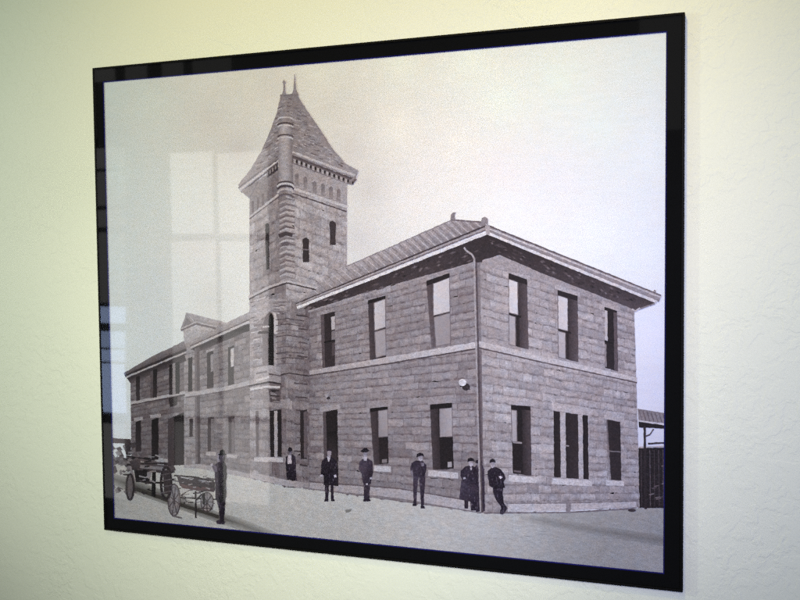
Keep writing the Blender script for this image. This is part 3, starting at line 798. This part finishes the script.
# cornice brackets
tw.up(1)
tw.poly([(291, 156), (357, 179.5), (352, 185), (347, 183.6), (292, 163)], [92, 96, 110, 118, 100])
for k in range(13):
    u = k / 12; x = 293.5 + u * 56; y = 158.6 + u * 21.4
    tw.poly([(x, y), (x + 2.4, y + .9), (x + 2.2, y + 5), (x, y + 4.2)], 160, up=.02)
    tw.poly([(x + 2.5, y + 1), (x + 4.2, y + 1.7), (x + 4, y + 4.6), (x + 2.4, y + 4)], 54)
for k in range(4):
    u = k / 4; x = 266.5 + u * 11; y = 172 - u * 9
    tw.poly([(x, y), (x + 1.6, y - 1.3), (x + 1.6, y + 3.4), (x, y + 4.6)], 132, up=.02)
tw.up(.5)
# steep roof
apexL, apexR = (280.6, 95), (296.4, 93.8)
tw.poly([apexL, (288, 95), (288, 152), (278, 158), (240, 187), (238, 184.6), (250, 170), (262, 150), (270, 131), (277, 112)],
        [138, 134, 122, 126, 150, 152, 148, 140, 136, 138])
tw.poly([(287, 95), apexR, (306, 109), (320, 129), (333, 149), (345, 163), (358, 170.4), (357, 176), (320, 163), (290, 152)],
        [130, 132, 132, 136, 138, 142, 150, 146, 140, 130], up=.1)
tw.up(.3)
for k in range(360):                                   # slates
    v_ = random.random() ** .6; y = 98 + v_ * 78
    xl = pline([(93, 281), (112, 277), (131, 270), (150, 262), (170, 250), (186, 239)], y) if False else None
    def edge(tbl, y): return pline([(b, a) for a, b in tbl], y)
    x0 = edge([(281, 95), (277, 112), (270, 131), (262, 150), (252, 168), (242, 183)], y)
    x1 = edge([(296, 94), (306, 109), (320, 129), (333, 149), (345, 163), (352, 168)], y)
    lim = 150 + (random.random() - .5)
    x = random.uniform(x0 + 1, x1 - 2)
    if x > 289 and y > 150 + (x - 290) * .36 - 2: continue
    if x <= 289 and y > 184 - (x - 240) * .68 - 2: continue
    l = random.uniform(1.0, 2.6); s = .32 if x > 288 else -.5
    t = random.choice((104, 112, 150, 158, 166)) + random.uniform(-6, 6)
    tw.poly([(x - l, y - l * s - .5), (x + l, y + l * s - .5), (x + l, y + l * s + .5), (x - l, y - l * s + .5)], t, up=.02, rough=0)
tw.up(.3)
tw.line([(291, 151.4), (357.4, 176.4)], 2.2, 178); tw.line([(291, 153.6), (356, 178.4)], 1.4, 134, up=.1); tw.line([(291, 155.4), (354, 179.6)], 1.3, 84, up=.1)
tw.line([(238.4, 188), (279, 157.4)], 1.6, 116); tw.line([(239.4, 190), (278.4, 160.4)], 1.8, 182, up=.1); tw.line([(241, 192), (278, 163)], 1.4, 92, up=.1)
tw.poly([(241, 191), (250, 186), (258, 181), (252, 194), (249, 198)], [146, 138, 120, 132, 140])
tw.poly([(354, 177), (358.6, 170.4), (356, 177), (351, 184), (347, 184)], [140, 150, 132, 104, 116])
# finials
tw.poly([(281.6, 95), (283, 91), (283.2, 84), (282.4, 82), (284, 79.6), (285.6, 82), (284.8, 84), (285.2, 91), (287, 95.4)], 142)
tw.poly([(291.4, 95), (293.4, 89), (293.8, 80), (294.2, 74), (295, 74), (295.4, 80), (296, 89), (299, 96)], [132, 140, 150, 172, 172, 150, 140, 132])
tw.line([(280, 95.6), (298, 94.6)], 2.0, 122)
# round corner turret
tw.up(.5)
for k in range(7):
    u0, u1 = k / 7, (k + 1) / 7
    g_ = lambda u: 132 + 40 * math.sin(math.pi * min(1, u * 1.0 + .02)) - 14 * u
    xa0, xa1 = 278.2 + 14 * u0, 278.2 + 14 * u1
    dip = lambda u: 2.4 * math.sin(math.pi * u)
    tw.poly([(xa0, 121 + dip(u0)), (xa1, 121 + dip(u1)), (xa1 + .4, 184 - dip(u1)), (xa0 + .4, 184 - dip(u0))], [g_(u0), g_(u1), g_(u1) * .96, g_(u0) * .96], rough=0)
tw.poly([(278.2, 121), (280, 116), (284, 112.4), (288, 112), (291, 115), (292.4, 121), (286, 123.6)], [120, 132, 142, 146, 136, 122, 150], up=.1)
def arc(cx_, y, rx, ry, w_, t): tw.line([(cx_ + rx * math.cos(a), y - ry * math.sin(a)) for a in [math.pi * k / 8 for k in range(9)]], w_, t, up=.05)
def smile(cx_, y, rx, ry, w_, t): tw.line([(cx_ + rx * math.cos(a), y + ry * math.sin(a)) for a in [math.pi * k / 8 for k in range(9)]], w_, t, up=.05)
arc(285.4, 119.5, 7.6, 2.4, 1.5, 184); arc(285.4, 125.4, 7.8, 2.6, 1.7, 80); arc(285.4, 127.4, 7.6, 2.4, 1.4, 188)
arc(285.4, 137.2, 7.8, 2.6, 1.5, 86); arc(285.4, 139.4, 7.6, 2.4, 1.5, 184)
arc(285.6, 185, 8.0, 3.6, 1.6, 82); arc(285.6, 187, 8.2, 3.6, 2.0, 186); arc(285.6, 189.4, 8.0, 3.6, 1.6, 70); arc(285.6, 193, 8, 4, 2.2, 168)
arc(285.6, 198, 7.6, 4, 1.4, 92)
tw.build(PRINT)

# ---- canopy and boxcar at the right edge
cp = Ink("printed_canopy", M_ROOF, "open platform canopy at the right edge of the print", 40)
cp.poly([(637.6, 408.6), (645, 409.8), (655, 411.6), (672, 414), (672, 424), (638.6, 420.4)], [126, 122, 128, 132, 140, 132])
for k in range(8): cp.line([(639 + k * 4, 410 + k * .7), (642 + k * 4, 420.4 + k * .5)], .8, 100, up=.02)
cp.line([(638.6, 420.8), (672, 425.6)], 1.8, 196, up=.1)
cp.poly([(638.6, 421.6), (672, 426.4), (672, 429), (650, 428), (639, 427.4)], 50, up=.1)
cp.line([(644.6, 426), (645.6, 509)], 2.4, 60, up=.3)
cp.line([(645.4, 436.4), (650, 434.6), (653.6, 429)], 1.5, 88, up=.1)
cp.z += .5; PO = cp
PO.build(PRINT)
bx = Ink("printed_boxcar", M_FIG, "dark railway car behind the canopy post in the print", 38)
bx.poly([(638.4, 448), (672, 447.4), (672, 508), (639.6, 508)], [50, 46, 56, 48])
bx.line([(639, 447.4), (672, 446.4)], 1.4, 168, up=.1); bx.line([(648, 443.6), (672, 442.6)], 2, 70, up=.1)
for k in range(7): bx.line([(641 + k * 4.4, 450), (641.6 + k * 4.4, 506)], .8, 72 + 10 * (k % 3), up=.02)
for k in range(8):
    x, y = random.uniform(646, 664), random.uniform(458, 502); bx.line([(x, y), (x + 5, y - 1)], 1.0, random.uniform(84, 118), up=.02)
bx.build(PRINT)

# ---- baggage carts and the clutter at the lower left
def D(t): return (t + 2, t - 6, t + 4)
c1 = Ink("printed_baggage_cart", M_FIG, "long platform cart nearest the left edge of the print", 10, .16, .80)
for k in range(70):
    x, y = random.uniform(110, 134), random.uniform(445, 492); t = random.uniform(74, 168)
    l, h = random.uniform(1.4, 4.5), random.uniform(1, 4.4)
    c1.poly([(x - l, y - h * .3), (x + l * .2, y - h), (x + l, y + h * .4), (x - l * .3, y + h)], [t, t * .9, t, t * 1.1], up=.02)
c1.poly([(110, 437.6), (118, 438.6), (130.5, 439), (130.5, 444), (110, 443)], [110, 104, 90, 86, 112])
c1.poly([(124, 439), (131, 440), (131, 455), (126, 455)], 74)
c1.up(1)
c1.poly([(128, 459), (172, 463), (176, 470), (170, 474), (132, 470)], [92, 104, 96, 82, 72])
c1.line([(126, 456), (150, 459.6), (172, 461)], 1.6, 66, up=.2); c1.line([(128, 452.6), (152, 454.4)], 1.4, 110)
c1.poly([(154, 459.6), (160, 458), (175.4, 459.6), (169.4, 462.4), (157, 462)], 196, up=.2)
c1.line([(141, 463.4), (170, 464)], 1.4, 60, up=.1); c1.line([(140, 466.4), (168, 469)], 3.0, 150); c1.line([(170, 463), (175.6, 459.6)], 1.4, 52)
c1.poly([(134, 470), (148, 470), (150, 482), (136, 482)], 46, up=.2); c1.line([(139, 476), (146, 477.6), (150, 475)], 1.4, 168, up=.1)
c1.poly([(147, 472), (152, 471.4), (150, 479), (147.5, 478)], 156)
c1.poly([(152, 471), (156, 471), (155.4, 497), (151.6, 496)], 40, up=.1)
c1.line([(138, 481), (150, 482.6), (166, 483)], 1.9, 42, up=.1)
c1.line([(128, 461), (132, 472), (134.6, 482)], 2.2, 150, up=.1)
for k in range(60):
    x, y = random.uniform(120, 172), random.uniform(452, 494); t = random.choice((48, 58, 70, 90, 120, 150, 168)) + random.uniform(-8, 8)
    c1.line([(x, y), (x + random.uniform(2, 7), y + random.uniform(-1, 2.4))], random.uniform(.7, 1.8), t, up=.02)
c1.oval(130, 487, 3.4, 12.6, 118); c1.hoop(130, 487, 3.6, 13, 2.0, 66); c1.hoop(166, 483, 5, 16, 2.6, 62); c1.poly([(163, 471), (170, 470), (171, 494), (164, 494)], 76, up=.1)
for k in range(4): c1.line([(161, 475 + k * 6), (172, 473 + k * 6)], .9, 112, up=.05)
c1.build(PRINT)
c2 = Ink("printed_baggage_cart", M_FIG, "high-wheeled hand cart beside the man at lower left of the print", 14, .16, .80)
c2.poly([(176, 474.6), (196, 477.6), (215, 482), (215, 491), (196, 490), (180, 486)], [92, 84, 74, 62, 70, 84])
c2.poly([(180, 484), (200, 487), (214, 488), (214, 492), (198, 491), (182, 488)], [(112, 92, 92), (112, 88, 88), (88, 74, 80), (74, 62, 70), (98, 78, 78), (112, 90, 90)], up=.1)
c2.poly([(180, 475.6), (184, 475.4), (194, 478), (192, 480), (181, 477.6)], 206, up=.1); c2.poly([(199, 479.4), (206, 480.4), (205, 482), (199, 481)], 196)
c2.line([(174, 475.5), (196, 477.2), (214, 481)], 1.4, 58, up=.1)
c2.poly([(183, 488.6), (190, 489), (192, 491), (185, 490.6)], 208)
c2.line([(178, 497.6), (216, 499.4)], 1.5, 44, up=.1)
for a in range(5): c2.line([(181, 495), (190 - a, 490 + a * 4)], .8, 88, up=.02)
for k in range(46):
    x, y = random.uniform(168, 213), random.uniform(476, 506); t = random.choice((52, 66, 84, 110, 150, 180)) + random.uniform(-8, 8)
    c2.line([(x, y), (x + random.uniform(2, 6), y + random.uniform(-1.6, 1.8))], random.uniform(.6, 1.5), t, up=.02)
c2.oval(174, 500, 5.8, 15.6, 160); c2.hoop(174, 500, 6, 16, 1.3, 92); c2.hoop(174, 500, 4.4, 13, .8, 122)
for k in range(8):
    a = math.pi * k / 4 + .3; c2.line([(174, 500), (174 + 6 * math.cos(a), 500 + 15.5 * math.sin(a))], .8, 92, up=.02)
c2.line([(195.6, 491), (195.8, 518)], 1.7, 56, up=.1); c2.oval(207, 502, 6, 9.4, 165); c2.hoop(207, 502, 6.2, 9.6, 1.0, 88)
for k in range(8):
    a = math.pi * k / 4; c2.line([(207, 502), (207 + 6 * math.cos(a), 502 + 9.4 * math.sin(a))], .8, 74, up=.02)
c2.poly([(202.4, 493), (205.6, 493), (204.6, 505), (202.6, 504)], 42, up=.1)
c2.line([(196, 500), (202, 494)], 1.6, 52); c2.line([(198, 508), (213, 509)], 1.0, 88); c2.line([(172, 516), (182, 518)], 1.2, 120)
c2.build(PRINT)

# ---- the people standing in the street
def person(label, shapes, base=46):
    p = Ink("printed_person", M_FIG, label, base, .18)
    for s in shapes:
        p.poly(s[0], s[1], up=.12)
        xs, ys = [q[0] for q in s[0]], [q[1] for q in s[0]]
        if (max(xs) - min(xs)) * (max(ys) - min(ys)) < 60: continue
        for k in range(16):                                 # folds and worn, paler patches of the clothes
            x, y = random.uniform(min(xs) + .5, max(xs) - .5), random.uniform(min(ys), max(ys) - 2)
            l = random.uniform(2, 6)
            ins = lambda px, py: sum((ay > py) != (by_ > py) and px < (bx_ - ax) * (py - ay) / (by_ - ay) + ax for (ax, ay), (bx_, by_) in zip(s[0], s[0][1:] + s[0][:1])) % 2
            if not (ins(x, y) and ins(x, y + l)): continue
            d = random.choice((-14, 12, 22, 32, 40))
            c = max(24, 52 + d)
            p.poly([(x, y), (x + .5, y + l * .4), (x + .3, y + l), (x - .5, y + l * .5)], [D(c), D(c - 4), D(50), D(c)], up=.02, rough=0)
    p.build(PRINT)
person("man in dark clothes beside the hand cart, seen from behind", [
    ([(216, 521), (222, 519), (225.4, 521.6), (224, 524.4), (217, 524)], D(60)),
    ([(218, 497), (225.6, 496), (225, 508), (223.6, 522), (219.8, 522), (219, 510), (216.6, 500)], [D(60), D(40), D(34), D(36), D(50), D(44), D(80)]),
    ([(214.6, 465), (219, 462), (224, 461.6), (226.4, 466), (227, 474), (226, 484), (226.4, 497), (221, 503), (215.6, 500), (215, 482)],
     [D(70), D(62), D(24), D(18), D(16), D(18), D(18), D(20), D(58), D(66)]),
    ([(211.6, 466), (213, 464.4), (217, 467), (217, 472), (214.4, 472)], D(96)), ([(210.4, 464), (212.6, 463.2), (213, 465.4), (211, 466.2)], D(170)),
    ([(216.4, 454), (219.6, 452.4), (220.4, 462), (217.4, 462)], D(132)),
    ([(218.6, 457.6), (219, 454.4), (221, 453), (224.6, 454), (225, 459), (223.6, 463), (220.2, 462.6)], [D(92), D(84), D(30), D(24), D(24), D(30), D(78)]),
    ([(217.6, 454.8), (219.6, 453.4), (220, 450.6), (222.2, 449.8), (224.6, 450.6), (225, 453.4), (226.6, 454.6), (222, 455.4)], D(26))])
person("man with a pale shirt front leaning by the tower window", [
    ([(287.6, 479), (296, 480), (294.6, 487.6), (288.4, 487.4)], D(36)),
    ([(286, 457), (289, 454.4), (292.6, 454.2), (295.4, 456.6), (296, 466), (296.4, 476), (296.8, 482), (286.6, 481), (286.2, 470), (285.4, 463)], [D(46), D(52), D(54), D(58), D(52), D(34), D(40), D(34), D(32), D(36)]),
    ([(287.8, 455.6), (289.6, 454.6), (291.4, 455.4), (291.6, 463.6), (287.6, 464)], [D(150), D(168), D(160), D(186), D(192)]),
    ([(288.6, 451), (292, 450.8), (291.8, 454.6), (289.6, 455.2)], [D(70), D(80), D(120), D(110)]),
    ([(287.8, 450.6), (288.4, 447.8), (290, 447), (291.8, 448), (292.4, 450.6), (290, 451.6)], D(34))], 48)
person("bareheaded man in a long black coat before the doorway", [
    ([(325, 483), (329, 483), (328.4, 500.4), (325.2, 500.6)], [D(40), D(44), D(52), D(48)]), ([(330.4, 483), (333.6, 483), (333.6, 500.2), (331, 500.2)], [D(40), D(44), D(52), D(48)]),
    ([(324.4, 499.4), (328.2, 499.2), (328.4, 501.4), (324.2, 501.4)], D(40)), ([(331, 499), (334.4, 499.4), (334.8, 501.2), (331, 501.2)], D(40)),
    ([(322, 460.6), (326.6, 457.4), (332, 457.4), (336.4, 460.4), (337.4, 470), (337.2, 476), (338, 484.6), (323.6, 485), (324, 475), (321, 475), (321, 466)],
     [D(48), D(40), D(44), D(46), D(40), D(46), D(40), D(36), D(32), D(40), D(46)]),
    ([(327, 456.4), (330.6, 456.4), (329.2, 461.6), (328.2, 461.6)], D(176)),
    ([(326.8, 451), (329, 449.2), (331.4, 451), (331.2, 455), (329.2, 457.4), (327.4, 455.4)], [D(120), D(96), D(130), D(148), D(150), D(140)]),
    ([(326.6, 451.6), (327.4, 449), (329.4, 448.4), (331.4, 449.4), (331.8, 451.6), (329.4, 450.6)], D(52)),
    ([(319.8, 475), (322.4, 474.4), (322.8, 476.4), (320.4, 476.8)], D(172)), ([(333.8, 475), (336.2, 474.6), (336.6, 477.2), (334.4, 477.6)], D(180))], 48)
person("man in a wide dark hat and grey coat beside the window", [
    ([(363.4, 482), (370, 482), (369.4, 500), (364, 500)], [D(66), D(60), D(54), D(52)]), ([(363.2, 499.4), (370, 499), (370.6, 501.2), (363.2, 501.4)], D(46)),
    ([(359.4, 462), (363, 458.6), (368, 458.4), (372.4, 461.4), (373.2, 472), (371.6, 479), (370.6, 484), (363, 483.4), (361.6, 474), (358.4, 469)],
     [D(72), D(74), D(66), D(58), D(50), D(50), D(46), D(58), D(76), D(78)]),
    ([(363, 456.8), (367.4, 456.8), (366.6, 461), (364, 460.6)], D(164)), ([(362.8, 451.8), (367.4, 451.8), (366.8, 456), (365, 457.4), (363.4, 456)], [D(110), D(104), D(140), D(150), D(142)]),
    ([(360.2, 451.2), (363, 449), (364, 447.8), (366.8, 447.8), (367.6, 449.2), (369.8, 450.6), (367, 452.2), (363, 452.4)], D(38)),
    ([(369.6, 477.6), (371.8, 477), (372, 479), (370, 479.4)], D(156)), ([(366, 483.4), (367.8, 483.2), (367.8, 485), (366, 485)], D(170))], 48)
person("young man in a cap with bent arms, standing apart", [
    ([(413.2, 474), (418.6, 475), (417, 490), (416.4, 504.6), (413.6, 504.8), (413.2, 490)], [D(76), D(70), D(66), D(56), D(52), D(60)]),
    ([(419, 475), (425.4, 474), (424.6, 490), (423.4, 507), (421, 507), (420, 490)], [D(64), D(60), D(58), D(56), D(54), D(60)]),
    ([(412.6, 503.8), (416.4, 503.4), (416.4, 506), (412.6, 506)], D(44)), ([(420.6, 506), (424.4, 506), (425, 508.4), (420.6, 508.4)], D(48)),
    ([(411.6, 463), (416, 460.4), (423, 461), (426.4, 465), (426.2, 471), (424, 476.6), (413.4, 476.4), (410.4, 473.6), (410.2, 468)],
     [D(58), D(50), D(62), D(54), D(44), D(48), D(60), D(74), D(64)]),
    ([(410.2, 471), (412.6, 470), (413.4, 476.6), (411.2, 476)], D(112)), ([(421, 463), (424, 462.8), (424, 466), (421.6, 466.4)], D(108)),
    ([(418.2, 456), (423, 455.8), (422.6, 459.6), (420.4, 461.4), (418.4, 459.6)], [D(130), D(120), D(164), D(170), D(160)]),
    ([(416.2, 457.4), (417, 453.8), (420, 452.6), (423, 453.6), (424.4, 456.8), (421.6, 455.6), (418.6, 456.6)], D(40))], 48)
person("man in a dark cap half hidden against the corner", [
    ([(474.6, 467), (478, 463.6), (482, 464.4), (484.4, 469), (484.6, 490), (485, 511), (476, 512), (475, 495)], [D(62), D(58), D(58), D(66), D(62), D(64), D(50), D(50)]),
    ([(476, 462), (480.8, 462), (480.4, 466), (478, 467.4)], D(110)), ([(475.2, 463), (476, 460.2), (479, 459.6), (482, 460.8), (482.4, 463.4)], D(50))], 47)
person("person in a cap and long skirted coat at the building corner", [
    ([(464, 497), (468.4, 498), (468, 508.6), (464.6, 508.6)], D(52)), ([(470, 497), (475.6, 497), (476, 510.6), (471, 510.6)], D(48)),
    ([(461.4, 480), (472, 479), (477.6, 484), (478.6, 500), (468, 501.4), (459.4, 499.4), (460.4, 488)], [D(74), D(66), D(58), D(54), D(56), D(64), D(70)]),
    ([(460.6, 471), (465, 466.6), (470, 465.4), (475.6, 467.4), (478, 474), (477.6, 486), (466, 487), (462.4, 480), (460.4, 476)], [D(50), D(48), D(54), D(46), D(44), D(52), D(72), D(56), D(44)]),
    ([(468.6, 461.4), (473.4, 461.2), (473, 465), (471, 467), (469, 465.4)], [D(140), D(130), D(172), D(176), D(166)]),
    ([(470, 467.6), (472, 467.4), (471.8, 470), (470.4, 470)], D(164)),
    ([(467.4, 462), (468, 458.6), (471, 457.6), (474, 459), (474.4, 461.4), (471, 461)], D(36)), ([(463, 477.6), (465.4, 477), (465.8, 478.8), (463.4, 479.4)], D(158))], 50)
person("man in a dark suit striding with one hand on his hip", [
    ([(492.4, 484), (503.4, 485), (502.6, 494), (503.8, 503), (506.4, 508), (501, 511.6), (500.6, 506), (496, 500), (493, 492)], [D(52), D(44), D(44), D(40), D(40), D(40), D(46), D(48), D(54)]),
    ([(500.2, 510), (505, 505), (507.6, 508), (505.6, 511.4), (502.6, 514.6), (499.8, 513.8)], [D(44), D(38), D(40), D(44), D(66), D(70)]),
    ([(487.6, 471), (491, 468), (496, 467), (500.4, 469), (503.6, 473), (505.6, 478.6), (503.6, 482), (505.2, 487.8), (495, 489), (489.4, 486), (487.8, 478)],
     [D(48), D(50), D(54), D(46), D(44), D(46), D(44), D(40), D(42), D(46), D(44)]),
    ([(490.4, 462), (495, 462), (494.4, 466.4), (492.4, 468.2), (490.8, 466.4)], [D(132), D(128), D(168), D(168), D(162)]),
    ([(489.4, 463), (490, 459.8), (492.6, 458.6), (495, 459.8), (495.6, 462.6), (492.6, 462)], D(40)), ([(498.8, 476.4), (501, 475.8), (502.4, 477.6), (500.4, 479)], D(198))], 50)
